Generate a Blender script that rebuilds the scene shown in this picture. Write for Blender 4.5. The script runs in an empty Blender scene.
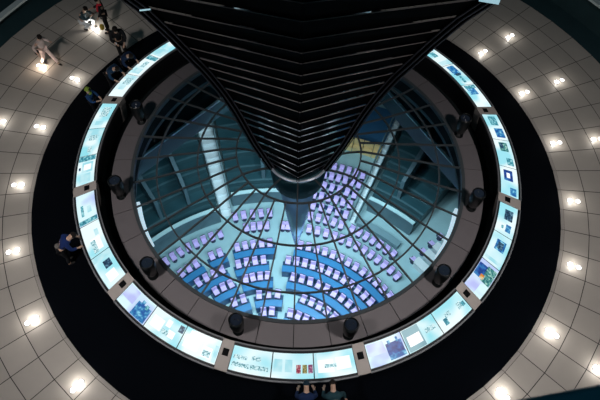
import bpy, bmesh, math, random
from mathutils import Vector, Matrix
random.seed(7)
S = bpy.context.scene
COL = S.collection
PI = math.pi
def rad(d): return math.radians(d)
def pol(r, az, z=0.0): return Vector((r*math.cos(rad(az)), r*math.sin(rad(az)), z))

# ------------------------------------------------------------------ materials
def mat(name, col, rough=.5, metal=0., var=.0, scale=6., emit=None, estr=1., spec=.5, bump=0., island=0.):
    m = bpy.data.materials.new(name); m.use_nodes = True
    nt = m.node_tree; b = nt.nodes['Principled BSDF']
    b.inputs['Roughness'].default_value = rough; b.inputs['Metallic'].default_value = metal
    b.inputs['Specular IOR Level'].default_value = spec
    b.inputs['Base Color'].default_value = (*col, 1)
    if var or island:
        tc = nt.nodes.new('ShaderNodeTexCoord'); n = nt.nodes.new('ShaderNodeTexNoise')
        n.inputs['Scale'].default_value = scale; n.inputs['Detail'].default_value = 4
        nt.links.new(tc.outputs['Object'], n.inputs['Vector'])
        mr = nt.nodes.new('ShaderNodeMapRange')
        mr.inputs['To Min'].default_value = 1-var; mr.inputs['To Max'].default_value = 1+var
        nt.links.new(n.outputs['Fac'], mr.inputs['Value'])
        val = mr.outputs['Result']
        if island:
            g = nt.nodes.new('ShaderNodeNewGeometry'); mr2 = nt.nodes.new('ShaderNodeMapRange')
            mr2.inputs['To Min'].default_value = 1-island; mr2.inputs['To Max'].default_value = 1+island
            nt.links.new(g.outputs['Random Per Island'], mr2.inputs['Value'])
            mu = nt.nodes.new('ShaderNodeMath'); mu.operation = 'MULTIPLY'
            nt.links.new(val, mu.inputs[0]); nt.links.new(mr2.outputs['Result'], mu.inputs[1]); val = mu.outputs[0]
        vm = nt.nodes.new('ShaderNodeVectorMath'); vm.operation = 'SCALE'
        vm.inputs[0].default_value = col; nt.links.new(val, vm.inputs['Scale'])
        nt.links.new(vm.outputs['Vector'], b.inputs['Base Color'])
        if bump:
            bp = nt.nodes.new('ShaderNodeBump'); bp.inputs['Strength'].default_value = bump
            nt.links.new(n.outputs['Fac'], bp.inputs['Height']); nt.links.new(bp.outputs['Normal'], b.inputs['Normal'])
    if emit:
        b.inputs['Emission Color'].default_value = (*emit, 1); b.inputs['Emission Strength'].default_value = estr
    return m

def backlit(name, c1, c2, strength, scale=1.1):
    """backlit display sheet: soft cloudy print between two tints, lit from behind"""
    m = bpy.data.materials.new(name); m.use_nodes = True
    nt = m.node_tree; b = nt.nodes['Principled BSDF']
    b.inputs['Base Color'].default_value = (.02, .02, .02, 1); b.inputs['Roughness'].default_value = .3; b.inputs['Specular IOR Level'].default_value = .2
    tc = nt.nodes.new('ShaderNodeTexCoord'); n = nt.nodes.new('ShaderNodeTexNoise')
    n.inputs['Scale'].default_value = scale; n.inputs['Detail'].default_value = 1
    nt.links.new(tc.outputs['Object'], n.inputs['Vector'])
    r = nt.nodes.new('ShaderNodeValToRGB')
    r.color_ramp.elements[0].position = .38; r.color_ramp.elements[0].color = (*c1, 1)
    r.color_ramp.elements[1].position = .58; r.color_ramp.elements[1].color = (*c2, 1)
    nt.links.new(n.outputs['Fac'], r.inputs['Fac']); nt.links.new(r.outputs['Color'], b.inputs['Emission Color'])
    b.inputs['Emission Strength'].default_value = strength
    return m

def printed(name, c1, c2, c3, strength=.8, scale=9.):
    """backlit printed picture with blotchy content"""
    m = backlit(name, c1, c2, strength, scale)
    nt = m.node_tree
    r = [n for n in nt.nodes if n.type == 'VALTORGB'][0]
    r.color_ramp.elements[0].position = .36; r.color_ramp.elements[1].position = .68
    e = r.color_ramp.elements.new(.52); e.color = (*c3, 1)
    [n for n in nt.nodes if n.type == 'TEX_NOISE'][0].inputs['Detail'].default_value = 3
    return m

def glassmat(name, tint, gl=.5, rough=.02, frost=None, ff=0.):
    m = bpy.data.materials.new(name); m.use_nodes = True
    nt = m.node_tree; nt.nodes.clear()
    o = nt.nodes.new('ShaderNodeOutputMaterial'); mx = nt.nodes.new('ShaderNodeMixShader')
    t = nt.nodes.new('ShaderNodeBsdfTransparent'); t.inputs['Color'].default_value = (*tint, 1)
    g = nt.nodes.new('ShaderNodeBsdfGlossy'); g.inputs['Roughness'].default_value = rough
    g.inputs['Color'].default_value = (.8, .95, 1, 1)
    f = nt.nodes.new('ShaderNodeFresnel'); f.inputs['IOR'].default_value = 1.45
    mu = nt.nodes.new('ShaderNodeMath'); mu.operation = 'MULTIPLY'; mu.inputs[1].default_value = gl
    nt.links.new(f.outputs[0], mu.inputs[0]); nt.links.new(mu.outputs[0], mx.inputs['Fac'])
    base = t.outputs[0]
    if frost:
        d = nt.nodes.new('ShaderNodeBsdfDiffuse'); d.inputs['Color'].default_value = (*frost, 1)
        m2 = nt.nodes.new('ShaderNodeMixShader'); m2.inputs['Fac'].default_value = ff
        nt.links.new(base, m2.inputs[1]); nt.links.new(d.outputs[0], m2.inputs[2]); base = m2.outputs[0]
    nt.links.new(base, mx.inputs[1]); nt.links.new(g.outputs[0], mx.inputs[2])
    nt.links.new(mx.outputs[0], o.inputs['Surface'])
    return m

M = dict(
    tile=mat('stone_tile', (.42, .395, .365), .42, 0, .07, 2.2, island=.05, bump=.02),
    grout=mat('tile_joint', (.03, .03, .03), .9),
    kerb=mat('kerb_stone', (.34, .32, .30), .5, 0, .08, 3),
    carpet=mat('black_carpet', (.0012, .0022, .0042), .95, 0, .3, 30, spec=.05),
    gutter=mat('dark_gutter', (.004, .007, .008), .8, 0, .2, 4, spec=.2),
    ledge=mat('ledge_metal', (.150, .138, .148), .5, .2, .06, 3, island=.04),
    perim=mat('dark_perimeter', (.02, .05, .06), .7, 0, .2, 2, spec=.2),
    rampkerb=mat('ramp_kerb_paint', (.60, .72, .75), .6, 0, .05, 3),
    rib=mat('dark_steel', (.07, .085, .095), .45, .4, .1, 5),
    glaze=glassmat('skylight_glass', (.80, .93, .96), .9),
    cone_glass=glassmat('cone_tip_glass', (.75, .86, 1.), 1.0, .1, (.38, .62, 1.), .5),
    drum=mat('cone_drum', (.05, .13, .16), .6, 0, .1, 2, spec=.15),
    hem=mat('cone_hem', (.62, .68, .80), .3, .7),
    mirror=mat('cone_mirror', (.10, .11, .14), .15, .95, .1, 3),
    slat=mat('black_louvre', (.0008, .0008, .0012), .6, .0, .2, 4, spec=.01),
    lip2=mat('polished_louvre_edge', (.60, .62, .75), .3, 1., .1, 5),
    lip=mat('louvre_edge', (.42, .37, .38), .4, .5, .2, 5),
    rail=mat('shade_rail', (.06, .06, .08), .4, .5),
    cab=mat('cabinet_black', (.010, .012, .016), .5, 0, .2, 5, spec=.3),
    trim=mat('cabinet_rim', (.28, .29, .31), .4, .5, .05, 5),
    post=mat('post_panel', (.40, .365, .345), .5, 0, .06, 5),
    black=mat('black_plastic', (.003, .004, .005), .7, 0, .2, 9, spec=.1),
    lampb=mat('floodlight_black', (.004, .006, .007), .4, .1, .2, 9),
    lens=mat('floodlight_lens', (.02, .03, .05), .06, .2),
    glint=mat('chrome_bolt', (.85, .85, .85), .2, 1),
    uplens=mat('uplight_lens', (.9, .9, .9), .3, emit=(1, .97, .92), estr=14),
    uplens2=mat('uplight_lens_dim', (.8, .8, .8), .3, emit=(1, .97, .93), estr=3.5),
    upring=mat('uplight_ring', (.5, .5, .5), .3, .8),
    cfloor=mat('chamber_floor', (.36, .54, .58), .45, 0, .14, .9),
    cwall=mat('chamber_wall', (.035, .10, .12), .5, 0, .25, .5),
    tier=mat('gallery_step', (.025, .078, .098), .4, 0, .3, .6),
    slate=mat('slate_wall', (.20, .32, .37), .5, 0, .15, .8),
    nosing=mat('gallery_nosing', (.07, .15, .18), .5, 0, .2, 2),
    slate2=mat('partition_slate', (.10, .17, .21), .5, 0, .25, 1.2),
    rim=mat('pale_gallery_rim', (.58, .82, .86), .35, 0, .1, 1),
    stair=mat('pale_stair', (.80, .88, .92), .5, 0, .10, 1.4, bump=.2),
    seat=mat('lavender_cloth', (.70, .53, .95), .75, 0, .08, 9),
    seatb=mat('seat_shell', (.03, .04, .09), .5),
    desk=mat('blue_desk', (.016, .085, .24), .35, 0, .12, 2),
    plinth=mat('blue_plinth', (.02, .075, .17), .5, 0, .2, 2),
    desktop=mat('blue_desk_top', (.045, .22, .46), .3, 0, .15, 2),
    tan=mat('tan_panel', (.85, .62, .30), .5, 0, .12, 2),
    bluepanel=mat('blue_carpet', (.04, .15, .30), .6, 0, .2, 1.5),
    bench=mat('white_bench', (.75, .80, .84), .4, 0, .05, 3),
    curbstrip=mat('lit_curb_strip', (.8, .8, .8), .4, emit=(.75, .88, 1.), estr=.85),
    edgeglint=mat('shade_edge_glint', (.7, .8, .85), .3, emit=(.45, .85, 1.), estr=.5),
    handrail=mat('teal_handrail', (.04, .18, .25), .4, .2, .1, 4),
    dome=mat('dome_glass_night', (.008, .02, .025), .3, 0, .3, .4),
    skin=mat('skin', (.55, .36, .27), .5, 0, .05, 20),
    panel=backlit('backlit_panel', (.34, .78, .88), (.84, .98, 1.), 1.03),
    panel2=backlit('backlit_panel_lilac', (.50, .62, .95), (.72, .96, 1.), 1.0, 1.6),
    panel3=backlit('backlit_panel_cyan', (.30, .76, .86), (.82, .98, 1.), 1.0, 1.5),
    card=backlit('white_card', (.90, .97, 1.), (1., 1., 1.), 1.1),
    shadepic=backlit('greyteal_field', (.22, .42, .50), (.34, .56, .62), .9),
    pblue=printed('blue_print', (.01, .10, .38), (.30, .75, .95), (.03, .24, .55), .9),
    pnavy=printed('navy_print', (.006, .03, .20), (.05, .30, .65), (.01, .08, .38), .9, 6),
    pteal=printed('teal_print', (.02, .16, .24), (.45, .85, .90), (.08, .40, .50), .9, 12),
    pdark=printed('dark_print', (.005, .02, .05), (.20, .40, .55), (.02, .09, .18), .8, 14),
    pgreen=printed('green_print', (.01, .10, .14), (.55, .85, .75), (.06, .32, .30), .9, 16),
    pcyan=backlit('pale_cyan_print', (.38, .78, .88), (.60, .90, .96), .95, 3),
    plilac=backlit('lilac_print', (.50, .55, .95), (.66, .80, 1.), 1., 2),
    pred=printed('red_print', (.20, .01, .05), (.9, .75, .7), (.45, .05, .10), .8, 25),
    polive=printed('olive_print', (.10, .12, .03), (.85, .80, .5), (.35, .30, .08), .8, 25),
    pmauve=printed('mauve_print', (.16, .03, .12), (.80, .55, .65), (.40, .12, .25), .8, 25),
    porange=printed('orange_print', (.75, .15, .02), (.95, .85, .5), (.9, .40, .06), .8, 10),
    textprint=printed('caption_print', (.02, .22, .28), (.88, 1., 1.), (.55, .86, .92), .95, 26),
)
def cloth(name, c): 
    k = 'cloth_'+name
    if k not in M: M[k] = mat(k, c, .8, 0, .15, 14, spec=.2)
    return M[k]

# ------------------------------------------------------------------ mesh helpers
def obj(name, bm, mats, parent=None, smooth=False, loc=None):
    me = bpy.data.meshes.new(name)
    bmesh.ops.recalc_face_normals(bm, faces=bm.faces)
    bm.to_mesh(me); bm.free()
    for m in (mats if isinstance(mats, (list, tuple)) else [mats]): me.materials.append(m)
    if smooth:
        for p in me.polygons: p.use_smooth = True
    o = bpy.data.objects.new(name, me); COL.objects.link(o)
    if parent is not None: o.parent = parent
    if loc is not None: o.location = loc
    return o
def thing(name, label, cat, loc=(0, 0, 0), rz=0., group=None):
    o = bpy.data.objects.new(name, None); COL.objects.link(o); o.empty_display_size = .2
    o.location = loc; o.rotation_euler = (0, 0, rz)
    return tag(o, label, cat, group)
def tag(o, label, cat, group=None):
    o['label'] = label; o['category'] = cat
    if group: o['group'] = group
    return o
def struct(o): o['kind'] = 'structure'; return o

def quad_strip(bm, ring_a, ring_b, closed=False, mi=0):
    n = len(ring_a)
    for i in range(n if closed else n-1):
        j = (i+1) % n
        f = bm.faces.new((ring_a[i], ring_a[j], ring_b[j], ring_b[i])); f.material_index = mi
def arc_prism(bm, prof, a0, a1, step=2.5, full=False, mi=0, C=(0, 0)):
    """extrude a closed (r,z) profile around the axis between azimuths"""
    n = max(1, int(math.ceil(abs(a1-a0)/step)))
    secs = []
    for i in range(n if full else n+1):
        a = rad(a0+(a1-a0)*i/n)
        secs.append([bm.verts.new((C[0]+r*math.cos(a), C[1]+r*math.sin(a), z)) for r, z in prof])
    m = len(prof)
    for i in range(n if full else n):
        s, t = secs[i], secs[(i+1) % len(secs)]
        for j in range(m):
            k = (j+1) % m
            f = bm.faces.new((s[j], s[k], t[k], t[j])); f.material_index = mi
    if not full:
        for e in (secs[0], secs[-1]):
            f = bm.faces.new(e); f.material_index = mi
def rect(r0, r1, z0, z1): return [(r0, z0), (r1, z0), (r1, z1), (r0, z1)]
def box(bm, c, s, rot=None, mi=0):
    v = bmesh.ops.create_cube(bm, size=1)['verts']
    for x in v:
        p = Vector((x.co.x*s[0], x.co.y*s[1], x.co.z*s[2]))
        if rot is not None: p = rot @ p
        x.co = p + Vector(c)
    fs = {f for x in v for f in x.link_faces}
    for f in fs: f.material_index = mi
    return v
def tube(bm, pts, r, seg=6, mi=0, cap=True):
    pts = [Vector(p) for p in pts]; rings = []
    for i, p in enumerate(pts):
        d = (pts[min(i+1, len(pts)-1)]-pts[max(i-1, 0)]).normalized()
        u = d.cross(Vector((0, 0, 1)))
        if u.length < 1e-3: u = d.cross(Vector((1, 0, 0)))
        u.normalize(); w = u.cross(d)
        rr = r[i] if isinstance(r, (list, tuple)) else r
        rings.append([bm.verts.new(p+u*rr*math.cos(2*PI*k/seg)+w*rr*math.sin(2*PI*k/seg)) for k in range(seg)])
    for a, b in zip(rings, rings[1:]): quad_strip(bm, a, b, True, mi)
    if cap:
        for e in (rings[0], rings[-1]):
            f = bm.faces.new(e); f.material_index = mi
def bar(bm, pts, w, h, mi=0):
    """rectangular section following points; w sideways, h vertical"""
    pts = [Vector(p) for p in pts]; rings = []
    for i, p in enumerate(pts):
        d = (pts[min(i+1, len(pts)-1)]-pts[max(i-1, 0)]).normalized()
        u = d.cross(Vector((0, 0, 1))); u.normalize(); v = u.cross(d)
        rings.append([bm.verts.new(p+u*a*w/2+v*b*h/2) for a, b in ((-1, -1), (1, -1), (1, 1), (-1, 1))])
    for a, b in zip(rings, rings[1:]): quad_strip(bm, a, b, True, mi)
    for e in (rings[0], rings[-1]): bm.faces.new(e)
def lathe(bm, prof, seg=24, mi=0, cap=True, c=(0, 0, 0)):
    rings = []
    for r, z in prof:
        rings.append([bm.verts.new((c[0]+r*math.cos(2*PI*k/seg), c[1]+r*math.sin(2*PI*k/seg), c[2]+z)) for k in range(seg)])
    for a, b in zip(rings, rings[1:]): quad_strip(bm, a, b, True, mi)
    if cap:
        for e in (rings[0], rings[-1]):
            f = bm.faces.new(e); f.material_index = mi
def B(): return bmesh.new()

# ------------------------------------------------------------------ floor of the dome
RINGS = [9.35, 10.18, 11.07, 11.93, 12.75, 13.6]
bm = B(); G = .012
for k in range(72):
    a0, a1 = 2.25+5*k, 7.25+5*k
    for r0, r1 in zip(RINGS, RINGS[1:]):
        ga, gb = math.degrees(G/r0), math.degrees(G/r1)
        vs = [bm.verts.new(pol(r0+G, a0+ga)), bm.verts.new(pol(r1-G, a0+gb)), bm.verts.new(pol(r1-G, a1-gb)), bm.verts.new(pol(r0+G, a1-ga))]
        bm.faces.new(vs)
struct(obj('floor', bm, M['tile']))
bm = B(); arc_prism(bm, rect(5.85, 16.9, -.25, -.012), 0, 360, 5, True)
struct(obj('floor_base', bm, M['grout']))
bm = B()
for k in range(72):
    a0, a1 = 2.25+5*k, 7.25+5*k
    arc_prism(bm, rect(9.24, 9.35, -.01, .012), a0+.06, a1-.06, 5)
struct(obj('trim_1', bm, M['kerb']))
bm = B(); arc_prism(bm, rect(7.3, 9.235, -.01, .008), 0, 360, 2.5, True)
tag(obj('ring_carpet', bm, M['carpet']), 'black ring of carpet between the lit display desks and the tiled floor', 'carpet')
bm = B(); arc_prism(bm, rect(6.46, 7.3, -.01, .006), 0, 360, 2.5, True)
struct(obj('trim_2', bm, M['gutter']))
bm = B(); arc_prism(bm, rect(13.6, 16.9, -.01, .004), 0, 360, 3, True)
struct(obj('trim_3', bm, M['perim']))  # dark band stands in for floor fading into shade
# spiral ramp starting along the far wall
def ramp_z(a): return .30+(150-a)/115*.95
bm = B(); L = []
for a in range(10, 171, 4):
    z = max(.05, ramp_z(a)); L.append([bm.verts.new(pol(r, a, zz)) for r, zz in ((14.60, 0.005), (14.60, z), (16.9, z), (16.9, .005))])
for a, b in zip(L, L[1:]): quad_strip(bm, a, b, True)
bm.faces.new(L[0]); bm.faces.new(L[-1])
struct(obj('ramp', bm, M['perim']))
bm = B()
bar(bm, [pol(14.48, a, max(.05, ramp_z(a))+.03) for a in range(10, 171, 4)], .26, .10)
struct(obj('trim_4', bm, M['rampkerb']))
bm = B(); arc_prism(bm, [(17.0, -.2), (17.2, -.2), (16.6, 9), (14.2, 16), (14.0, 16), (16.4, 9)], 0, 360, 5, True)
struct(obj('wall_dome', bm, M['dome']))

# ledge around the skylight, one metal panel every ten degrees
bm = B()
for k in range(36):
    arc_prism(bm, [(5.80, .44), (6.47, .40), (6.47, .43), (5.80, .50)], 10*k+.1, 10*k+9.9, 2.5)
struct(obj('trim_5', bm, M['ledge']))
bm = B(); arc_prism(bm, [(5.80, -.25), (6.44, -.25), (6.44, .40), (5.80, .44)], 0, 360, 2.5, True)
struct(obj('trim_6', bm, M['gutter']))

# ------------------------------------------------------------------ glass skylight
sky = thing('glass_skylight', 'shallow round dome of steel ribbed glass at the foot of the dark cone', 'skylight', (0, 0, 0))
DOME = [(5.735, .53), (5.3, .61), (4.878, .683), (4.2, .86), (3.45, 1.017), (2.8, 1.2), (2.106, 1.345), (1.7, 1.27), (1.38, 1.15), (1.15, 1.05)]
bm = B()
rings = [[bm.verts.new(pol(r, 5*k, z-.03)) for k in range(72)] for r, z in DOME]
for a, b in zip(rings, rings[1:]): quad_strip(bm, a, b, True)
obj('glazing', bm, M['glaze'], sky)
ribs = {}
for k in range(36):
    kind = k % 3 == 0                      # every third rib runs on to the foot of the cone
    if kind not in ribs:
        bm = B()
        bar(bm, [Vector((r, 0, z)) for r, z in (DOME if kind else DOME[:7])], .046, .07)
        o = ribs[kind] = obj('rib', bm, M['rib'], sky)
    else:
        o = ribs[kind].copy(); COL.objects.link(o); o.parent = sky
    o.rotation_euler = (0, 0, rad(10*k))
for r, z in ((4.878, .683), (3.45, 1.017), (2.106, 1.345)):
    bm = B(); arc_prism(bm, rect(r-.024, r+.024, z-.03, z+.045), 0, 360, 2.5, True)
    obj('hoop', bm, M['rib'], sky)
bm = B(); arc_prism(bm, rect(5.69, 5.80, .40, .58), 0, 360, 2.5, True)
obj('outer_rim', bm, M['rib'], sky)

# ------------------------------------------------------------------ mirror cone and its sunshade
def lerp(tab, x):
    for (a, va), (b, vb) in zip(tab, tab[1:]):
        if x <= b: return va+(vb-va)*max(0, (x-a)/(b-a))
    return tab[-1][1]
RR = [(1, 1.1), (2, 1.27), (3, 1.43), (4, 1.6), (5, 1.82), (6, 2.03), (7, 2.24), (8, 2.50), (9, 2.76), (10, 3.08), (11, 3.4), (12.5, 3.95)]
RC = [(1, 1.13), (2, 1.45), (2.87, 1.72), (4.5, 2.14), (5.45, 2.43), (6.4, 2.78), (7.1, 3.1), (8, 3.5), (8.9, 3.95), (9.43, 4.3), (11, 5.25), (12.5, 6.2)]
cone = thing('mirror_cone', 'round mirrored cone in the middle, narrow foot sinking through the glass dome', 'cone')
bm = B(); lathe(bm, [(.95, 1.0)]+[(lerp(RR, z)*.72, z) for z in (2, 3, 4, 5, 6, 7, 8, 9, 10, 11, 12.5)], 40)
obj('mirror_shell', bm, M['mirror'], cone, True)
bm = B(); arc_prism(bm, [(1.03, .96), (1.09, .97), (1.10, 1.04), (1.03, 1.06)], 0, 360, 5, True)
obj('hem_ring', bm, M['hem'], cone, True)
bm = B(); lathe(bm, [(1.02, .96), (.99, .2), (.93, -.35), (.80, -.52)], 40)
obj('foot_drum', bm, M['drum'], cone, True)
bm = B(); lathe(bm, [(.74, -.53), (.55, -2.2), (.3, -4.2), (.05, -5.9)], 12)
t = obj('glass_tip', bm, M['cone_glass'], cone, True); t['label'] = 'blue glass spike under the foot of the cone'

shade = thing('louvre_sunshade', 'huge black louvred sunshade with a sharp front ridge wrapped around the central cone', 'sunshade')
SH = rad(60)
def ridge(z, off=0.): return Vector((0, -(lerp(RR, z)-off), z))
def corner(z, s, off=0.):
    r = lerp(RC, z)-off; return Vector((s*r*math.sin(SH), -r*math.cos(SH), z))
levels = [1.39, 1.79, 2.24, 2.8, 3.28, 3.82, 4.2, 4.58, 5.03, 5.64, 6.13, 6.56, 6.97, 7.39, 7.9, 8.32, 8.81, 9.45, 10.04, 10.5, 11.1, 11.7, 12.3]
for s in (-1, 1):
    for i, z in enumerate(levels):
        zl = levels[i-1] if i else z-.25
        a, b = ridge(z), corner(z, s, .13)
        n = (b-a).cross(Vector((0, 0, 1))).normalized()*s   # points inwards
        if n.y < 0: n = -n
        c, d = ridge(zl+.02)+n*.05, corner(zl+.02, s, .13)+n*.05
        bm = B(); t = Vector((0, 0, -.03))
        top = [bm.verts.new(p) for p in (a, b, d, c)]; bot = [bm.verts.new(p+t+n*.05) for p in (a, b, d, c)]
        bm.faces.new(top); bm.faces.new(bot); quad_strip(bm, top, bot, True)
        sl = obj('slat', bm, M['slat'], shade)
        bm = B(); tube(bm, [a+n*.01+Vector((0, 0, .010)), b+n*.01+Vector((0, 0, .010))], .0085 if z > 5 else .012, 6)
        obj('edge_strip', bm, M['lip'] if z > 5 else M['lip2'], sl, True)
    bm = B(); zs = [1.0+.46*i for i in range(26)]
    q = [[bm.verts.new(corner(z, s, o_)+Vector((0, y_, 0))) for z in zs] for o_, y_ in ((.02, -.08), (.22, -.08), (.22, -.02), (.02, -.02))]
    for i in range(4): quad_strip(bm, q[i], q[(i+1) % 4])
    obj('edge_plate', bm, M['slat'], shade)
    for off, out in ((.0, .03), (.11, .0), (.22, .0)):
        bm = B(); tube(bm, [corner(z, s, off)+Vector((s*out, -.10 if off else -.04, 0)) for z in [1.0+.46*i for i in range(26)]], .02, 6)
        obj('edge_rail', bm, M['rail'], shade)
    bm = B(); tube(bm, [ridge(z, .03)+Vector((s*.035, 0, 0)) for z in [1.0+.46*i for i in range(26)]], .014, 6)
    obj('spine_rail', bm, M['slat'], shade)
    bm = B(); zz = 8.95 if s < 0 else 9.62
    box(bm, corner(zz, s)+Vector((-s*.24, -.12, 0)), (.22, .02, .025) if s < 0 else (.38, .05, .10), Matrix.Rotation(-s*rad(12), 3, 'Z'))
    lo = obj('edge_glint', bm, M['edgeglint'], shade); lo['label'] = 'small glowing cyan glint at the outer edge of the sunshade'  # glowing bar stands in for a reflection on the slat end

# ------------------------------------------------------------------ backlit display desks
def desk_z(r): return .9+(7.5-r)/.66*.225
def slab(bm, a0, a1, r0, r1, up, th, step=2.5, mi=0):
    arc_prism(bm, [(r0, desk_z(r0)+up-th), (r1, desk_z(r1)+up-th), (r1, desk_z(r1)+up), (r0, desk_z(r0)+up)], a0, a1, step, mi=mi)
POSTS = [161.8, 192.7, 223.6, 254.5, 285.5, 316.4, 347.3, 378.2]
HW = 1.45
def display(a0, a1, label, panels):
    """panels: (material, [(fa, fr, wa, wr, material, label or None), ...]) in order of rising azimuth"""
    t = thing('display_desk', label, 'display desk', pol(7.2, (a0+a1)/2, 0), 0, 'backlit display desks around the skylight')
    off = -t.location
    def add(name, bm, m, par):
        o = obj(name, bm, m, par)
        if par is t: o.location = off
        return o
    bm = B(); arc_prism(bm, [(6.92, .015), (7.36, .015), (7.54, .84), (7.54, desk_z(7.54)-.015), (6.80, desk_z(6.80)-.015), (6.80, .9)], a0, a1, 2.5)
    add('cabinet', bm, M['cab'], t)
    for r0, r1 in ((7.555, 7.60), (6.745, 6.785)):
        bm = B(); arc_prism(bm, rect(r0, r1, desk_z(r0)-.06, desk_z(r0)+.0), a0, a1, 2.5)
        add('rim', bm, M['trim'], t)
    w = (a1-a0)/3
    for i, (pm, pics) in enumerate(panels):
        p0, p1 = a0+w*i+.12, a0+w*(i+1)-.12
        bm = B(); slab(bm, p0, p1, 6.85, 7.49, .0, .02)
        po = add('light_panel', bm, M[pm], t)
        for k, (fa, fr, wa, wr, m, lb) in enumerate(pics):
            ca = p0+(p1-p0)*fa; da = (p1-p0)*wa/2
            ra, rb = 6.85+.64*(fr-wr/2), 6.85+.64*(fr+wr/2)
            ca0, ca1 = max(p0+.02, ca-da), min(p1-.02, ca+da); ra = max(6.855, ra); rb = min(7.485, rb)
            bm = B()
            slab(bm, ca0, ca1, ra, rb, .004+.002*k, .003); mm = M['textprint' if m == 'text' else m]
            o = obj('caption_lines' if m == 'text' else 'picture', bm, mm, po)
            if lb: o['label'] = lb
    return t

P_ = 'panel'
display(130.9+HW, 161.8-HW, 'backlit display desk at the upper left with people leaning on it, running behind the sunshade', [
    (P_, [(.75, .5, .4, .8, 'pcyan', None)]),
    (P_, [(.1, .5, .18, .9, 'pteal', 'teal picture'), (.45, .5, .3, .35, 'text', None), (.8, .5, .25, .6, 'pcyan', None)]),
    (P_, [(.12, .5, .2, .9, 'pcyan', None), (.3, .45, .3, .5, 'text', None), (.6, .5, .2, .4, 'pcyan', None)])])
display(161.8+HW, 192.7-HW, 'backlit display desk on the left beside the figure in the yellow-green hat', [
    (P_, [(.35, .45, .4, .5, 'text', None), (.8, .5, .15, .5, 'pcyan', None)]),
    ('panel3', [(.18, .5, .3, .96, 'pcyan', 'pale cyan band'), (.35, .5, .2, .5, 'text', None), (.8, .5, .2, .25, 'text', None)]),
    (P_, [(.1, .5, .18, .96, 'pteal', 'teal band'), (.42, .42, .36, .62, 'pcyan', 'framed square print'), (.42, .42, .2, .4, 'card', None), (.45, .85, .1, .12, 'pdark', None), (.8, .5, .3, .6, 'pcyan', None)])])
display(192.7+HW, 223.6-HW, 'backlit display desk at the left just below the leftmost grey post', [
    ('panel2', [(.55, .35, .22, .22, 'pcyan', None), (.55, .72, .36, .14, 'pteal', 'narrow teal picture'), (.92, .5, .14, .96, 'pteal', 'teal band')]),
    (P_, [(.35, .28, .2, .2, 'pcyan', None), (.7, .45, .4, .5, 'card', None), (.75, .6, .4, .25, 'text', None)]),
    (P_, [(.1, .5, .16, .96, 'pcyan', None), (.38, .40, .24, .38, 'pdark', 'small dark picture'), (.74, .5, .28, .5, 'card', None)])])
display(223.6+HW, 254.5-HW, 'backlit display desk at the lower left with the blue ship picture', [
    ('panel2', [(.22, .35, .4, .6, 'plilac', 'lilac field'), (.74, .65, .46, .66, 'pblue', 'blue ship picture'), (.66, .3, .1, .25, 'pblue', None), (.82, .34, .1, .2, 'pteal', None)]),
    ('panel3', [(.25, .55, .34, .5, 'card', 'white card'), (.55, .3, .14, .3, 'card', None), (.72, .65, .2, .3, 'card', None), (.55, .7, .2, .2, 'text', None), (.92, .25, .14, .3, 'pdark', 'small dark picture')]),
    ('panel3', [(.28, .55, .4, .5, 'card', 'white card'), (.25, .2, .2, .26, 'card', None), (.72, .65, .26, .45, 'card', None), (.72, .7, .2, .26, 'text', None), (.94, .6, .1, .7, 'pcyan', None)])])
display(254.5+HW, 285.5-HW, 'backlit display desk at the bottom with rows of teal marks and three small colour photos', [
    (P_, [(.22, .42, .34, .16, 'text', None), (.62, .36, .24, .18, 'text', None), (.26, .72, .42, .18, 'text', None), (.72, .72, .44, .18, 'text', None)]),
    (P_, [(.14, .5, .2, .5, 'pcyan', None), (.40, .5, .18, .5, 'pcyan', None), (.64, .62, .11, .34, 'pred', 'small red photo'), (.79, .62, .11, .34, 'polive', 'small olive photo'), (.93, .62, .11, .34, 'pmauve', 'small mauve photo')]),
    (P_, [(.28, .55, .38, .5, 'card', None), (.72, .5, .36, .5, 'card', None), (.40, .55, .3, .14, 'text', None), (.04, .5, .06, .96, 'pcyan', None)])])
display(285.5+HW, 316.4-HW, 'backlit display desk at lower right with the navy ship picture and a white card', [
    ('panel2', [(.25, .3, .46, .5, 'plilac', 'lilac field'), (.74, .5, .44, .50, 'pnavy', 'navy ship picture'), (.75, .84, .44, .2, 'pblue', None), (.62, .22, .08, .16, 'pblue', None), (.85, .2, .06, .2, 'pblue', None)]),
    ('panel3', [(.26, .5, .48, .96, 'shadepic', 'grey-teal field'), (.27, .56, .38, .44, 'card', 'white card'), (.76, .5, .3, .2, 'text', None)]),
    (P_, [(.22, .66, .12, .3, 'pteal', 'small teal drawing'), (.36, .45, .18, .2, 'text', None), (.9, .55, .10, .2, 'pteal', None), (.78, .5, .14, .3, 'text', None)])])
display(316.4+HW, 347.3-HW, 'backlit display desk on the right with the dark collage and its orange sliver', [
    ('panel2', [(.2, .3, .36, .56, 'plilac', 'lilac field'), (.66, .3, .42, .56, 'pnavy', 'blue collage picture'), (.66, .72, .5, .5, 'pgreen', 'green and white collage'), (.52, .44, .14, .2, 'porange', 'orange sliver')]),
    (P_, [(.12, .5, .1, .9, 'pcyan', None), (.64, .55, .34, .52, 'pblue', 'blue group photo'), (.64, .55, .22, .3, 'pdark', None)]),
    (P_, [(.24, .66, .24, .28, 'pblue', 'small blue photo'), (.22, .34, .1, .12, 'pteal', None), (.66, .55, .34, .46, 'pdark', 'dark photo')])])
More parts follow.
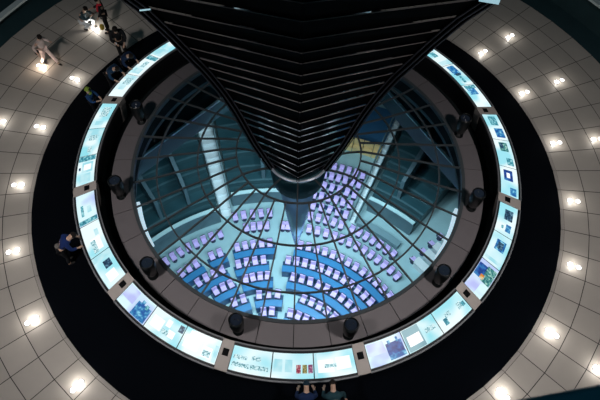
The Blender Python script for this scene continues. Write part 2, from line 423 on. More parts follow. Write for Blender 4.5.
display(347.3+HW, 378.2-HW, 'backlit display desk on the right with the black square and white arrow shape', [
    (P_, [(.16, .7, .26, .36, 'pblue', 'small blue photo'), (.70, .45, .38, .52, 'pnavy', 'black square picture'), (.70, .45, .18, .2, 'card', 'white shape')]),
    (P_, [(.20, .7, .26, .4, 'pteal', 'teal photo'), (.74, .52, .34, .52, 'pgreen', 'green teal photo'), (.78, .4, .2, .2, 'pdark', None)]),
    (P_, [(.26, .60, .36, .56, 'pblue', 'blue photo'), (.74, .52, .36, .5, 'pteal', 'dark teal photo')])])
display(378.2+HW, 409.1-HW, 'backlit display desk at the upper right covered in blue pictures', [
    (P_, [(.75, .45, .4, .6, 'pblue', 'busy blue picture'), (.9, .5, .14, .8, 'pteal', None)]),
    ('panel3', [(.25, .5, .3, .2, 'pteal', None), (.72, .5, .44, .6, 'pblue', 'blue group photo'), (.5, .5, .12, .4, 'pdark', None)]),
    ('panel3', [(.12, .5, .2, .9, 'pcyan', None), (.6, .45, .26, .4, 'pteal', None), (.88, .5, .2, .7, 'pblue', None)])])

POST_TXT = ['between the two upper left desks', 'at the far left between two desks', 'at the lower left between two desks',
            'bottom left of centre', 'bottom right of centre', 'at the lower right by the orange sliver', 'on the far right between two desks', 'at the upper right between two desks']
for a, tx in zip(POSTS, POST_TXT):
    t = thing('divider_post', 'grey divider post with dark plate '+tx, 'post', pol(7.2, a, 0), 0, 'grey posts between the display desks')
    bm = B(); arc_prism(bm, [(6.92, .015), (7.36, .015), (7.58, .82), (7.58, desk_z(7.58)+.01), (6.76, desk_z(6.76)+.01), (6.76, .9)], a-HW+.04, a+HW-.04, 1.5)
    o = obj('post_body', bm, M['post'], t); o.location = -t.location
    bm = B(); slab(bm, a-.72, a+.72, 7.0, 7.19, .022, .014)
    o = obj('speaker_plate', bm, M['black'], t); o.location = -t.location; o['label'] = 'black square plate'

# ------------------------------------------------------------------ floodlights standing on the ledge
def floodlight():
    t = thing('floodlight', '', 'floodlight', (0, 0, 0))
    bm = B(); lathe(bm, [(.17, 0), (.17, .03), (.10, .06), (.09, .16)], 20); obj('base', bm, M['lampb'], t, True)
    bm = B(); lathe(bm, [(.10, .161), (.16, .24), (.195, .40), (.22, .66), (.22, .96), (.20, 1.0), (.185, 1.0), (.185, .94)], 24, cap=False)
    obj('housing', bm, M['lampb'], t, True)
    bm = B(); lathe(bm, [(.18, .90), (.18, .93)], 24); ln = obj('lens', bm, M['lens'], t); ln['label'] = 'dark glossy lens'
    for x, y in ((-.05, .0), (.06, .03)):
        bm = B(); lathe(bm, [(.02, 0), (.02, .02), (.01, .03)], 8, c=(x, y, .931)); obj('bolt', bm, M['glint'], t)
    return t
FL = [(163.6, 6.03, 'on the ledge at the upper left, nearest the yellow-green hat'), (-166, 6.12, 'on the ledge at the far left'),
      (-135.6, 6.2, 'on the ledge at the lower left, opposite the lilac print'), (-105.3, 6.24, 'at the bottom of the ledge, left of centre'),
      (-75.0, 6.28, 'at the bottom of the ledge, right of centre'), (-44.2, 6.2, 'on the ledge at the lower right, opposite the orange print'),
      (-15.0, 6.08, 'on the ledge at the far right'), (14.6, 6.02, 'on the ledge at the upper right, half lost in the dark')]
proto = None
for a, fr, tx in FL:
    if proto is None: t = proto = floodlight()
    else:
        t = proto.copy(); COL.objects.link(t)
        for ch in proto.children:
            c = ch.copy(); COL.objects.link(c); c.parent = t
    t.location = pol(fr, a, .46); t.rotation_euler = (0, 0, rad(a+90))
    tag(t, 'black drum shaped floodlight '+tx, 'floodlight', 'floodlights on the ledge')

# ------------------------------------------------------------------ in-floor uplights
def uplight():
    t = thing('floor_uplight', '', 'floor light')
    for x, m, nm in ((-.13, 'uplens', 'lens'), (.14, 'uplens2', 'lens')):
        bm = B(); lathe(bm, [(.105, 0), (.105, .012), (.085, .014), (.085, .004)], 20, c=(x, 0, 0), cap=False); obj('ring', bm, M['upring'], t)
        bm = B(); lathe(bm, [(.084, .002), (.07, .018), (.04, .028), (.01, .031)], 16, c=(x, 0, 0))
        o = obj(nm, bm, M[m], t, True); o['label'] = 'bright lens' if m == 'uplens' else 'dimmer lens'
    return t
UP = [(9.78, 39.5, 'at the upper right, inner of the pair nearest the sunshade'), (11.4, 39.2, 'at the upper right, outer of the pair nearest the sunshade'),
      (9.76, 24.6, 'at the right, second pair down from the sunshade, inner one'), (11.43, 24.5, 'at the right, second pair down from the sunshade, outer one'),
      (9.76, 9.6, 'on the right, third pair down, inner one'), (11.35, 9.4, 'on the right, third pair down, outer one at the picture edge'),
      (9.75, -5.3, 'on the right beside the far right divider post'), (9.77, -20.4, 'on the right, level with the orange sliver print'),
      (9.78, -35.6, 'at the lower right, on the tile nearest the bottom right rail'), (11.4, -36.6, 'in the lower right corner at the picture edge'),
      (9.74, -50.9, 'at the bottom right, lowest of the right hand row'),
      (9.82, 155.3, 'at the upper left, below the walking figure'), (9.83, 170.1, 'on the left, second below the walking figure'),
      (9.83, -174.9, 'on the left, third below the walking figure'), (9.86, -159.7, 'on the left beside the lone figure in blue'),
      (9.86, -144.4, 'at the lower left, second from the bottom'), (9.85, -129.1, 'at the bottom left, lowest of the left hand row'),
      (11.38, 170.3, 'at the left picture edge, second row from the carpet'), (11.42, 155.6, 'under the feet of the walking figure'), (11.15, 141.4, 'beside the crouching figure')]
proto = None
for r, a, tx in UP:
    if proto is None: t = proto = uplight()
    else:
        t = proto.copy(); COL.objects.link(t)
        for ch in proto.children:
            c = ch.copy(); COL.objects.link(c); c.parent = t
    t.location = pol(r, a, .001); t.rotation_euler = (0, 0, rad(a))
    tag(t, 'twin floor light '+tx, 'floor light', 'glowing lights set in the tiles')
    ld = bpy.data.lights.new('floor_glow', 'POINT'); ld.energy = 7 if r < 11.3 else 6
    if -60 < a < -30 or a < -120 and a > -150: ld.energy = 11
    if r > 11.3 and a > 150: ld.energy = 15 if a < 165 else 7
    if abs(a-141.4) < 1: ld.energy = 14
    ld.color = (1, .93, .84) if not (150 < a < 160 and r > 11) else (1, .80, .62)
    ld.shadow_soft_size = .05
    lo = bpy.data.objects.new('floor_glow', ld); COL.objects.link(lo); lo.location = pol(r-.05, a, .22)

# ------------------------------------------------------------------ plenary chamber below
CC = (-1.28, -3.0); FZ = -20.0
def cpol(r, a, z=FZ): return Vector((CC[0]+r*math.cos(rad(a)), CC[1]+r*math.sin(rad(a)), z))
bm = B(); lathe(bm, [(27, -.3), (27, 0)], 64, c=(CC[0], CC[1], FZ)); struct(obj('floor_chamber', bm, M['cfloor']))
bm = B(); arc_prism(bm, rect(26.5, 27, FZ, -1.0), 0, 360, 5, True, C=CC); struct(obj('wall_chamber', bm, M['cwall']))
bm = B(); arc_prism(bm, rect(5.82, 26, -.45, -.27), 0, 360, 5, True); struct(obj('ceiling', bm, M['cwall']))
def tiers(name, a0, a1, r0, n, dep, rise, z0, label, slabm='tier'):
    t = thing(name, label, 'gallery')
    bm = B()
    for i in range(n):
        arc_prism(bm, rect(r0+i*dep, r0+(i+1)*dep-.01, FZ+.02, z0+i*rise), a0, a1, 3, C=CC)
        arc_prism(bm, rect(r0+i*dep, r0+i*dep+.16, z0+i*rise, z0+i*rise+.03), a0, a1, 3, mi=1, C=CC)
    obj('steps', bm, [M[slabm], M['nosing']], t)
    for a in [x for x in (13, 27, 57, 95, 118, 127, 141, 158) if a0+2 < x < a1-2]:
        bm = B(); h = 2.3
        arc_prism(bm, [(r0+1.2, z0+.4), (r0+(n-2)*dep, z0+(n-3)*rise), (r0+(n-2)*dep, z0+(n-3)*rise+h), (r0+1.2, z0+.4+h)], a-.5, a+.5, 3, C=CC); obj('partition', bm, M['slate2'], t)
    bm = B(); arc_prism(bm, rect(r0-.16, r0-.03, FZ+.02, z0+.75), a0, a1, 3, C=CC); obj('balustrade', bm, M['slate2'], t)
    bm = B(); arc_prism(bm, rect(r0-.22, r0+.05, z0+.75, z0+.85), a0, a1, 3, C=CC); obj('rim', bm, M['rim'], t)
    return t
tiers('visitor_gallery', 110.2, 175, 12.6, 12, 1.05, .42, -18.9, 'dark stepped gallery on the left of the chamber, edged by a pale curved rim')
tiers('visitor_gallery', 85.5, 105.2, 13.7, 11, 1.05, .40, -19.2, 'dark stepped gallery behind the back seats, right of the white stair')
tiers('visitor_gallery', 49, 63.5, 14.7, 11, 1.05, .42, -19.0, 'dark stepped gallery right of the narrow pale stair, beyond the low pale wall')
tiers('visitor_gallery', -5, 37, 13.5, 12, 1.05, .42, -19.0, 'dark stepped gallery at the far right of the chamber, beyond the white side desks')
bm = B(); arc_prism(bm, rect(13.0, 13.5, FZ+.02, FZ+.5), 49, 64, 3, C=CC)
tag(obj('low_wall', bm, M['slate']), 'low pale curved wall behind the right hand seat rows', 'wall')
# white stairs
def stair(a0, a1, r0, r1, z1, label):
    t = thing('aisle_stair', label, 'stairs'); n = 22
    bm = B()
    for i in range(n):
        ra, rb = r0+(r1-r0)*i/n, r0+(r1-r0)*(i+1)/n
        arc_prism(bm, rect(ra, rb-.004, FZ+.01, FZ+.15+(z1-FZ)*i/n), a0, a1, 4, C=CC)
    obj('treads', bm, M['stair'], t)
    for a in (a0-.25, a1+.25):
        bm = B(); bar(bm, [cpol(r0, a, FZ+.5), cpol(r1, a, z1+.5)], .06, .9); obj('side_panel', bm, M['slate'], t)
    return t
stair(106.2, 109.4, 12.75, 24.5, -15.5, 'wide white lit stair climbing away on the left of the seats')
stair(65.0, 66.4, 13.0, 25.0, -16.5, 'narrow pale stair climbing away on the right of the seats')
# tan benches and blue floor at the back right
for i, (a, w) in enumerate(((74.6, 2.2), (72.2, 2.2), (69.8, 2.2), (67.6, 1.8))):
    t = thing('tan_bench', 'tan bench panel at the back of the chamber, '+['leftmost of four', 'second from the left of four', 'third from the left of four', 'rightmost of four'][i], 'bench', group='tan benches at the back')
    bm = B(); arc_prism(bm, rect(19.25, 19.65, FZ+.02, FZ+.5), a-w/2, a+w/2, 3, C=CC); obj('bench_seat', bm, M['tan'], t)
    bm = B(); arc_prism(bm, rect(19.67, 19.80, FZ+.02, FZ+1.2), a-w/2, a+w/2, 3, C=CC); obj('bench_back', bm, M['tan'], t)
bm = B(); arc_prism(bm, rect(20.2, 24.5, FZ, FZ+.02), 66.8, 78, 3, C=CC)
tag(obj('blue_rug', bm, M['bluepanel']), 'blue carpeted floor behind the tan benches', 'carpet')
# seats
def make_seat(name):
    bm = B()
    box(bm, (0, 0, .46), (.37, .38, .10), mi=0)
    box(bm, (0, .22, .66), (.37, .09, .34), Matrix.Rotation(rad(-12), 3, 'X'), 0)
    box(bm, (0, .28, .65), (.40, .04, .36), Matrix.Rotation(rad(-12), 3, 'X'), 1)
    for s in (-1, 1): box(bm, (s*.20, .06, .56), (.03, .28, .05), mi=1)
    lathe(bm, [(.20, 0), (.20, .03), (.05, .05), (.05, .40)], 8, mi=1)
    return obj(name, bm, [M['seat'], M['seatb']])
seat0 = None; nseat = 0
def seat_run(R, azs, label, group):
    global seat0, nseat
    for a in azs:
        if seat0 is None: o = seat0 = make_seat('chamber_seat')
        else:
            o = seat0.copy(); COL.objects.link(o)
        p = cpol(R, a, FZ+.07 if R < 10 else FZ+.01); o.location = p; o.rotation_euler = (0, 0, rad(a-90+random.uniform(-9, 9)))
        tag(o, label, 'seat', group); nseat += 1
def fill(a_hi, a_lo, R, pitch=.6):
    n = max(1, round((a_hi-a_lo)/math.degrees(pitch/R)))
    return [a_hi-(a_hi-a_lo)*i/n for i in range(n+1)]
nth = ['front', 'second', 'third', 'fourth', 'fifth']
ROWS = [  # radius, list of (az from, az to, side words)
    (4.65, [(99.4, 92.7, 'left of the centre aisle'), (77.5, 57.5, 'right of the centre aisle')]),
    (5.87, [(117.9, 111.6, 'at its left end'), (101.1, 88.8, 'left of the centre aisle'), (71.6, 37.0, 'right of the centre aisle')]),
    (7.22, [(124.2, 115.3, 'at its left end'), (107, 95.0, 'left of the centre aisle'), (81.0, 33.0, 'right of the centre aisle')]),
    (8.42, [(128.9, 116.7, 'at its left end'), (108.6, 96.6, 'left of the centre aisle'), (84.9, 32.8, 'right of the centre aisle')]),
    (9.72, [(139, 125.3, 'at its left end'), (118.2, 114.6, 'second group from its left end'), (107.2, 93.5, 'left of the centre aisle'), (80.7, 34.6, 'right of the centre aisle')]),
]
for i, (R, runs) in enumerate(ROWS):
    for a, b, side in runs:
        seat_run(R, fill(a, b, R), 'lavender chamber seat behind the %s blue desk row, %s' % (nth[i], side), 'seats of the %s desk row %s' % (nth[i], side))
        t = thing('curved_desk', 'curved blue desk of the %s row, %s' % (nth[i], side), 'desk', group='blue desks in curved rows')
        m = math.degrees(.38/R)
        bm = B(); arc_prism(bm, rect(R-.95, R+.22, FZ+.01, FZ+.06), b-m, a+m, 2, C=CC); obj('plinth', bm, M['plinth'], t)
        bm = B(); arc_prism(bm, rect(R-.92, R-.87, FZ+.06, FZ+.80), b-m, a+m, 2, C=CC); obj('front_panel', bm, M['desk'], t)
        bm = B(); arc_prism(bm, rect(R-.92, R-.40, FZ+.72, FZ+.76), b-m, a+m, 2, C=CC); obj('desk_top', bm, M['desktop'], t)
BACK = [
    (11.18, [(137, 112, 'on the left, left of the white stair'), (102.1, 94.6, 'between the white stair and the cone foot'), (66.1, 42, 'on the right'), (88.7, 86.7, 'just under the cone foot'), (82, 69, 'right of the cone foot')], 'first'),
    (12.23, [(105.3, 93.4, 'near the foot of the white stair'), (82, 68.4, 'right of the cone foot'), (64.5, 48.4, 'on the right')], 'second'),
    (13.15, [(82, 68.4, 'right of the cone foot')], 'third'), (14.1, [(82, 68.4, 'right of the cone foot')], 'fourth'),
    (15.05, [(82, 68.4, 'right of the cone foot')], 'fifth'), (16.03, [(82, 68.4, 'right of the cone foot')], 'sixth'), (16.95, [(80, 68.4, 'right of the cone foot')], 'last')]
for R, runs, w in BACK:
    for a, b, side in runs:
        seat_run(R, fill(a, b, R, .585), 'lavender chair without desk, %s back row, %s' % (w, side), 'chairs of the %s back row %s' % (w, side))
# navy strips put in as the shaded gaps between the back rows
for R in (13.15, 14.1, 15.05, 16.03):
    bm = B(); arc_prism(bm, rect(R+.30, R+.66, FZ+.002, FZ+.012), 68, 83, 3, C=CC); struct(obj('row_shade', bm, M['plinth']))
# upper galleries whose pale rails cross the view high up
for p0, p1, w in ((Vector((-8.09, 6.35, -8)), Vector((-4.68, 10.04, -8)), 'left'), (Vector((5.72, 10.13, -8)), Vector((8.47, 5.87, -8)), 'right')):
    t = thing('upper_gallery', 'high gallery with a thin pale rail on the %s side of the chamber' % w, 'gallery')
    d = (p1-p0).normalized(); out = Vector((d.y, -d.x, 0))*(-1 if w == 'left' else -1)
    p0, p1 = p0-d*2, p1+d*1.0
    bm = B(); bar(bm, [p0, p1], .14, .10); obj('top_rail', bm, M['rim'], t)
    bm = B(); bar(bm, [p0-Vector((0, 0, .6)), p1-Vector((0, 0, .6))], .05, 1.08); obj('parapet', bm, M['cwall'], t)
    q = Vector((0, 0, -1.25))
    bm = B(); bar(bm, [p0+q+out*5, p1+q+out*5], 10.0, .2); obj('floor_slab', bm, M['tier'], t)
# white benches at the right edge of the glass
for i, R in enumerate((13.1, 14.1, 15.0, 15.95)):
    bm = B(); p = cpol(R, 39.6, FZ); rt = Matrix.Rotation(rad(42.2), 3, 'Z')
    box(bm, p+Vector((0, 0, .38)), (.5, .95, .72), rt)
    box(bm, p+Vector((0, 0, .76)), (.62, 1.1, .04), rt)
    tag(obj('white_desk', bm, M['bench']), 'white side desk by the lower right rim of the glass, '+['nearest the seats', 'second out', 'third out', 'outermost'][i], 'desk', 'white side desks')
    o = seat0.copy(); COL.objects.link(o); o.location = cpol(R, 42.6, FZ+.01); o.rotation_euler = (0, 0, rad(130))
    tag(o, 'lavender seat at the white side desk '+['nearest the curved rows', 'second out from the rows', 'third out from the rows', 'furthest from the rows'][i], 'seat', 'seats at the white side desks')
# glowing strips stand in for the lit white curb inside the skylight opening
for a0, a1, w in ((196, 213, 'left'), (-35, -15, 'right')):
    t = thing('lit_curb', 'long pale glowing strip just inside the %s rim of the glass' % w, 'lamp')
    bm = B(); arc_prism(bm, rect(5.60, 5.70, -.10, .22), a0, a1, 2.5); obj('glow_strip', bm, M['curbstrip'], t)
    bm = B(); arc_prism(bm, rect(5.705, 5.795, -.14, .26), a0, a1, 2.5); obj('strip_back', bm, M['rib'], t)

# ------------------------------------------------------------------ people
def skinmesh(name, chains, m, parent, sub=1):
    """chains: list of lists of (x,y,z,r); points given twice (same xyz) are welded into one joint"""
    verts, rads, edges, idx = [], [], [], {}
    for ch in chains:
        prev = None
        for x, y, z, r in ch:
            k = (round(x, 4), round(y, 4), round(z, 4))
            if k not in idx: idx[k] = len(verts); verts.append((x, y, z)); rads.append(r)
            i = idx[k]
            if prev is not None and prev != i: edges.append((prev, i))
            prev = i
    me = bpy.data.meshes.new(name); me.from_pydata(verts, edges, []); me.materials.append(m)
    o = bpy.data.objects.new(name, me); COL.objects.link(o); o.parent = parent
    md = o.modifiers.new('skin', 'SKIN'); md.use_smooth_shade = True
    for i, v in enumerate(me.skin_vertices[0].data):
        v.radius = (rads[i], rads[i]); v.use_root = (i == 0)
    sb = o.modifiers.new('sub', 'SUBSURF'); sb.levels = sub; sb.render_levels = sub
    return o
def V3(p): return Vector(p)
def person(label, loc, face, pose, top, legs, hair, shoes=(.02, .02, .02), scale=1., hat=None, extras=(), hairlen=0):
    """pose joints are local, figure faces +x; face = heading in degrees"""
    J = dict(pelvis=(0, 0, .93), waist=(0, 0, 1.08), chest=(0, 0, 1.28), neck=(0, 0, 1.47), head=(.02, 0, 1.60),
             shL=(0, .18, 1.40), elL=(-.02, .25, 1.13), haL=(.06, .26, .90), shR=(0, -.18, 1.40), elR=(-.02, -.25, 1.13), haR=(.06, -.26, .90),
             hipL=(0, .09, .90), knL=(.02, .10, .50), anL=(0, .10, .09), hipR=(0, -.09, .90), knR=(.02, -.10, .50), anR=(0, -.10, .09))
    J.update(pose); J = {k: V3(v) for k, v in J.items()}
    t = thing('person', label, 'person', loc, rad(face)); t.scale = (scale,)*3
    def P(k, r, d=(0, 0, 0)): 
        p = J[k]+V3(d); return (p.x, p.y, p.z, r)
    up = (J['head']-J['neck']).normalized()
    H = J['head']; fwd = V3((1, 0, 0)); fwd = (fwd-up*fwd.dot(up)).normalized()
    def pt(p, r): return (p.x, p.y, p.z, r)
    ch = [[P('pelvis', .125), P('waist', .115), P('chest', .135), P('neck', .055), pt(H-up*.02, .075), pt(H+up*.05, .085), pt(H+up*.115, .05)],
          [pt(H-up*.02, .075), pt(H-up*.02+fwd*.098, .014)]]
    for s in 'LR':
        sh, el, ha = J['sh'+s], J['el'+s], J['ha'+s]
        d = (ha-el).normalized(); side = d.cross(V3((0, 0, 1)))
        side = side.normalized() if side.length > .1 else V3((1, 0, 0))
        if side.x < 0: side = -side
        curl = side.cross(d).normalized()*(1 if s == 'L' else -1)
        wr = ha; palm = ha+d*.075
        ch.append([P('chest', .135), pt(sh, .065), pt(el, .043), pt(wr, .027), pt(palm, .032)])
        for f, ln in ((-.028, .062), (-.010, .075), (.009, .070), (.027, .055)):
            b = palm+side*f
            ch.append([pt(palm, .032), pt(b+d*.035, .009), pt(b+d*(.035+ln*.55)+curl*.008, .008), pt(b+d*(.035+ln)+curl*.028, .007)])
        ch.append([pt(wr, .027), pt(wr+d*.03+side*.035, .011), pt(wr+d*.075+side*.055, .009)])
        hip, kn, an = J['hip'+s], J['kn'+s], J['an'+s]
        ch.append([P('pelvis', .125), pt(hip, .085), pt(kn, .056), pt(an, .04), pt(an+V3((.10, 0, -.035)), .036), pt(an+V3((.18, 0, -.045)), .026)])
    skinmesh('body', ch, M['skin'], t, 1)
    # clothes
    sl = [[P('waist', .135, (0, 0, -.10)), P('waist', .13), P('chest', .152), P('neck', .075, (0, 0, -.05))]]
    for s in 'LR':
        sh, el, ha = J['sh'+s], J['el'+s], J['ha'+s]
        sl.append([P('chest', .152), pt(sh, .083), pt(el, .062), pt(el.lerp(ha, .88), .048)])
    skinmesh('jacket', sl, cloth(*top), t, 1)
    tr = []
    for s in 'LR':
        hip, kn, an = J['hip'+s], J['kn'+s], J['an'+s]
        tr.append([P('pelvis', .137), pt(hip, .102), pt(kn, .074), pt(kn.lerp(an, .92), .062)])
    skinmesh('trousers', tr, cloth(*legs), t, 1)
    for s in 'LR':
        an = J['an'+s]
        skinmesh('shoe', [[pt(an+V3((-.03, 0, -.02)), .052), pt(an+V3((.07, 0, -.035)), .05), pt(an+V3((.18, 0, -.045)), .038)]], cloth('shoe%.2f' % shoes[0], shoes), t, 1)
    # hair cap and eyes
    rot = up.to_track_quat('Z', 'X').to_matrix()
    bm = B(); bmesh.ops.create_uvsphere(bm, u_segments=16, v_segments=10, radius=1)
    for v in bm.verts:
        lim = -.15-hairlen
        v.co.z = max(v.co.z, lim)
        p = V3((v.co.x*.108-.022, v.co.y*.098, v.co.z*.115))
        if v.co.x > .45 and v.co.z < .25: p.x -= .045
        v.co = H+up*.055+rot @ p
    o = obj('hair', bm, cloth(*hair), t, True)
    for s in (-1, 1):
        bm = B(); bmesh.ops.create_uvsphere(bm, u_segments=8, v_segments=6, radius=.012)
        for v in bm.verts: v.co += H+up*.012+fwd*.082+V3((0, s*.032, 0))
        obj('eye', bm, M['black'], t, True)
    if hat:
        bm = B(); bmesh.ops.create_uvsphere(bm, u_segments=16, v_segments=10, radius=1)
        for v in bm.verts:
            v.co.z = max(v.co.z, -.05); f = 1.12 if v.co.z < .1 else 1.
            v.co = H+up*.065+V3((v.co.x*.122*f-.01, v.co.y*.112*f, v.co.z*.13))
        obj('hat', bm, cloth(*hat), t, True)
    for nm, chs, c, lb in extras:
        o = skinmesh(nm, chs, cloth(*c), t, 1)
        if lb: o['label'] = lb
    return t
BLK = ('black', (.012, .012, .014)); DARK = ('dark', (.006, .007, .010)); DH = ('darkhair', (.012, .009, .008))
# walking figure, upper left
person('walking person in pale top and white trousers, striding over a floor light', pol(11.2, 154.3, 0), -20,
       dict(pelvis=(0, 0, .90), waist=(.02, 0, 1.06), chest=(.05, 0, 1.27), neck=(.08, 0, 1.46), head=(.13, 0, 1.58),
            shL=(.05, .18, 1.39), shR=(.05, -.18, 1.39), elL=(.24, .26, 1.22), haL=(.44, .16, 1.32), elR=(-.16, -.28, 1.14), haR=(-.02, -.32, .92),
            hipL=(0, .09, .88), knL=(.24, .10, .52), anL=(.40, .10, .12), hipR=(0, -.09, .88), knR=(-.06, -.10, .48), anR=(-.28, -.10, .13)),
       ('cream', (.62, .52, .50)), ('whitepink', (.85, .66, .62)), DH, hairlen=.6, scale=.93,
       extras=[('shoulder_bag', [[(-.12, -.24, 1.0, .09), (-.10, -.25, .86, .11), (-.08, -.25, .76, .08)]], BLK, 'black shoulder bag')])
# crouching photographer
person('crouching person in dark jacket with pale lit trousers beside a floor light, upper left', pol(11.38, 142.3, 0), -15,
       dict(pelvis=(-.12, 0, .42), waist=(-.08, 0, .56), chest=(.04, 0, .76), neck=(.12, 0, .93), head=(.18, 0, 1.05),
            shL=(.05, .18, .87), shR=(.05, -.18, .87), elL=(.24, .22, .68), haL=(.42, .08, .82), elR=(.24, -.22, .68), haR=(.42, -.08, .82),
            hipL=(-.10, .10, .40), hipR=(-.10, -.10, .40), knL=(.28, .17, .46), knR=(.26, -.16, .34), anL=(.16, .16, .09), anR=(-.08, -.14, .10)),
       ('tealdark', (.03, .06, .075)), ('paletrousers', (.70, .76, .80)), DH,
       extras=[('camera', [[(.47, 0, .88, .05), (.56, 0, .88, .04)]], BLK, 'black camera')])
# standing figure with red scarf
person('standing person in black coat with a red scarf next to the crouching figure', pol(10.55, 140.0, 0), 190,
       dict(elR=(.18, -.22, 1.18), haR=(.36, -.10, 1.20), elL=(.05, .24, 1.14), haL=(.18, .22, .96)),
       BLK, BLK, DH, scale=1.0,
       extras=[('scarf', [[(.02, -.10, 1.46, .05), (.09, 0, 1.44, .055), (.02, .10, 1.46, .05), (-.08, .04, 1.47, .05)], [(.09, 0, 1.44, .055), (.15, .03, 1.25, .05), (.16, .03, 1.08, .045)]], ('scarf', (.55, .03, .05)), 'red scarf'),
               ('tote_bag', [[(.14, .30, .72, .07), (.14, .31, .55, .12), (.14, .31, .42, .10)]], ('tan_bag', (.45, .33, .06)), 'ochre tote bag')])
# dark figure on the carpet edge
person('standing person all in black at the carpet edge, upper left, holding a phone', pol(8.85, 143.7, 0), -70,
       dict(chest=(.05, 0, 1.27), neck=(.09, 0, 1.46), head=(.13, 0, 1.58), elR=(.14, -.24, 1.14), haR=(.36, -.12, 1.16), elL=(.12, .25, 1.12), haL=(.34, .16, 1.06)),
       BLK, BLK, DH, scale=1.08,
       extras=[('phone', [[(.42, -.10, 1.17, .022), (.44, -.10, 1.26, .022)]], ('phonewhite', (.8, .85, .9)), 'pale phone')])
LEAN = dict(pelvis=(-.14, 0, .90), waist=(-.04, 0, 1.05), chest=(.12, 0, 1.20), neck=(.26, 0, 1.32), head=(.36, 0, 1.40),
            shL=(.13, .18, 1.30), shR=(.13, -.18, 1.30), elL=(.20, .27, 1.06), haL=(.38, .22, .98), elR=(.20, -.27, 1.06), haR=(.38, -.22, .98),
            hipL=(-.14, .09, .88), hipR=(-.14, -.09, .88), knL=(-.08, .10, .48), knR=(-.08, -.10, .48), anL=(-.16, .10, .09), anR=(-.16, -.10, .09))
person('left of two people leaning on the display desk just below the one in black', pol(7.98, 153.4, 0), 153.4+180, LEAN, ('navyblue', (.010, .035, .08)), DARK, DH)
person('right of two people leaning on the display desk just below the one in black', pol(7.96, 147.6, 0), 147.6+180, LEAN, ('midnight', (.008, .02, .055)), DARK, DH)
person('person with yellow-green hat and blue jacket on the carpet at the left', pol(8.0, 162.9, 0), 350,
       dict(elL=(.16, .25, 1.14), haL=(.34, .12, 1.12), elR=(.16, -.25, 1.14), haR=(.34, -.12, 1.12)), ('royal', (.012, .045, .13)), DARK, DH, scale=.85, hat=('lime', (.20, .30, .04)),
       extras=[('scarf', [[(.06, -.10, 1.45, .055), (.10, 0, 1.43, .055), (.04, .10, 1.45, .055), (-.09, .0, 1.46, .05)]], ('lime', (.20, .30, .04)), 'yellow-green scarf')])
person('lone person in blue leaning to the left display desk with a grey backpack', pol(8.08, -152.9, 0), -152.9+180, LEAN, ('blue2', (.008, .025, .12)), DARK, DH,
       extras=[('backpack', [[(-.10, 0, 1.22, .10), (-.18, 0, 1.08, .12)]], ('grey_pack', (.16, .15, .145)), 'grey backpack')])
person('person in blue hooded jacket leaning over the bottom display desk, left of the pair', pol(8.18, -87.2, 0), 93, LEAN, ('hoodblue', (.008, .022, .075)), DARK, ('bluehair', (.01, .03, .05)))
person('person in teal striped jacket at the bottom display desk, right of the pair', pol(8.2, -82.0, 0), 98,
       dict(LEAN, elR=(.22, -.30, 1.02), haR=(.10, -.34, .84)), ('tealjacket', (.015, .05, .065)), DARK, DH,
       extras=[('stripe', [[(-.0, .15, 1.22, .03), (.0, .0, 1.36, .02), (-.0, -.15, 1.22, .03)]], ('stripe', (.09, .12, .10)), 'pale stripe across the back')])

# ------------------------------------------------------------------ rail of the upper ramp, close to the camera
cam_p = Vector((0, -11.285, 16.9236))
t = thing('ramp_handrail', 'dark teal handrail close to the camera in the bottom right corner', 'handrail', (0, 0, 0))
A_, B_ = Vector((.42, -10.905, 14.355)), Vector((2.05, -10.672, 15.01))
bm = B(); tube(bm, [A_+(B_-A_)*i/4 for i in range(-4, 13)], .05, 12); obj('rail_tube', bm, M['handrail'], t, True)
for f in (-.8, .1, .95, 1.9, 2.8):
    p = A_+(B_-A_)*f
    bm = B(); tube(bm, [p+Vector((0, -.0, -.03)), p+Vector((0, -.2, -1.0))], .02, 8); obj('rail_post', bm, M['handrail'], t, True)

# ------------------------------------------------------------------ lights
def area(name, loc, target, size, power, color, spread=PI):
    l = bpy.data.lights.new(name, 'AREA'); l.shape = 'DISK'; l.size = size; l.energy = power; l.color = color; l.spread = spread
    o = bpy.data.objects.new(name, l); COL.objects.link(o); o.location = loc
    o.rotation_euler = (Vector(target)-Vector(loc)).to_track_quat('-Z', 'Y').to_euler()
    return o
area('floor_fill', (-9.5, -11, 17.5), (-8.5, -6.5, 0), 2.0, 820, (1, .92, .88), rad(86))  # unseen area lights added overhead to light the near side of the floor
area('floor_fill', (9.5, -11, 17.5), (8.5, -6.5, 0), 2.0, 820, (1, .92, .88), rad(86))
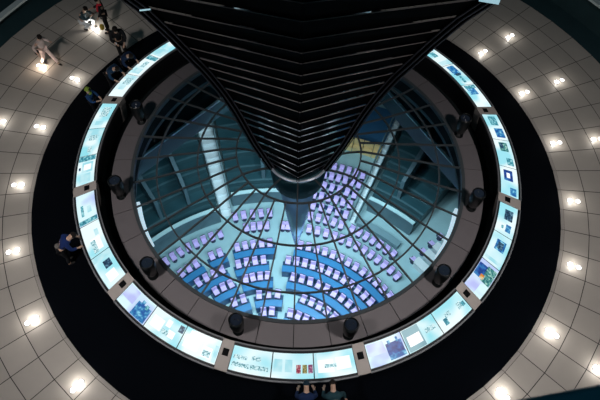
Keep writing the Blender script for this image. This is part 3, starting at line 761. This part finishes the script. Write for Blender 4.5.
# unseen spots added under the opening's edge to light the seating
for k in range(12):
    a = 15+30*k
    p = pol(5.4, a, -1.0)
    l = bpy.data.lights.new('chamber_fill', 'SPOT'); l.energy = 2300; l.color = (.74, .92, 1.); l.spot_size = rad(62); l.spot_blend = .5; l.shadow_soft_size = .15
    o = bpy.data.objects.new('chamber_fill', l); COL.objects.link(o); o.location = p
    tg = cpol(9.0, 82+(k-5.5)*9, FZ)
    o.rotation_euler = (tg-p).to_track_quat('-Z', 'Y').to_euler()
for p, tg, e in ((pol(5.3, 70, -1.0), cpol(17, 107.8, FZ+2), 2600), (pol(5.3, 110, -1.0), cpol(19, 69, FZ), 1500)):
    l = bpy.data.lights.new('stair_fill', 'SPOT'); l.energy = e; l.color = (.82, .94, 1.); l.spot_size = rad(34); l.spot_blend = .6; l.shadow_soft_size = .15  # unseen spots added to brighten the stair and the back right
    o = bpy.data.objects.new('stair_fill', l); COL.objects.link(o); o.location = p
    o.rotation_euler = (tg-p).to_track_quat('-Z', 'Y').to_euler()
w = bpy.data.worlds.new('night'); S.world = w; w.use_nodes = True
w.node_tree.nodes['Background'].inputs[0].default_value = (.012, .05, .065, 1)
w.node_tree.nodes['Background'].inputs[1].default_value = .9

# ------------------------------------------------------------------ camera
cd = bpy.data.cameras.new('camera'); co = bpy.data.objects.new('camera', cd); COL.objects.link(co)
rt = Vector((.9996009, .0215493, .018269)); upv = Vector((-.0278696, .8580979, .5127292)); fw = Vector((.0046276, .5130337, -.858356))
m = Matrix((rt, upv, -fw)).transposed().to_4x4(); m.translation = cam_p; co.matrix_world = m
cd.sensor_width = 36; cd.lens = 566.3*36/600; cd.clip_start = .05; cd.clip_end = 300
cd.dof.use_dof = True; cd.dof.focus_distance = 22; cd.dof.aperture_fstop = 2.8
S.camera = co
S.view_settings.view_transform = 'Standard'; S.view_settings.look = 'None'; S.view_settings.gamma = 1; S.view_settings.exposure = 0
S.cycles.use_denoising = True; S.cycles.sample_clamp_indirect = 4; S.cycles.max_bounces = 8; S.cycles.transparent_max_bounces = 12
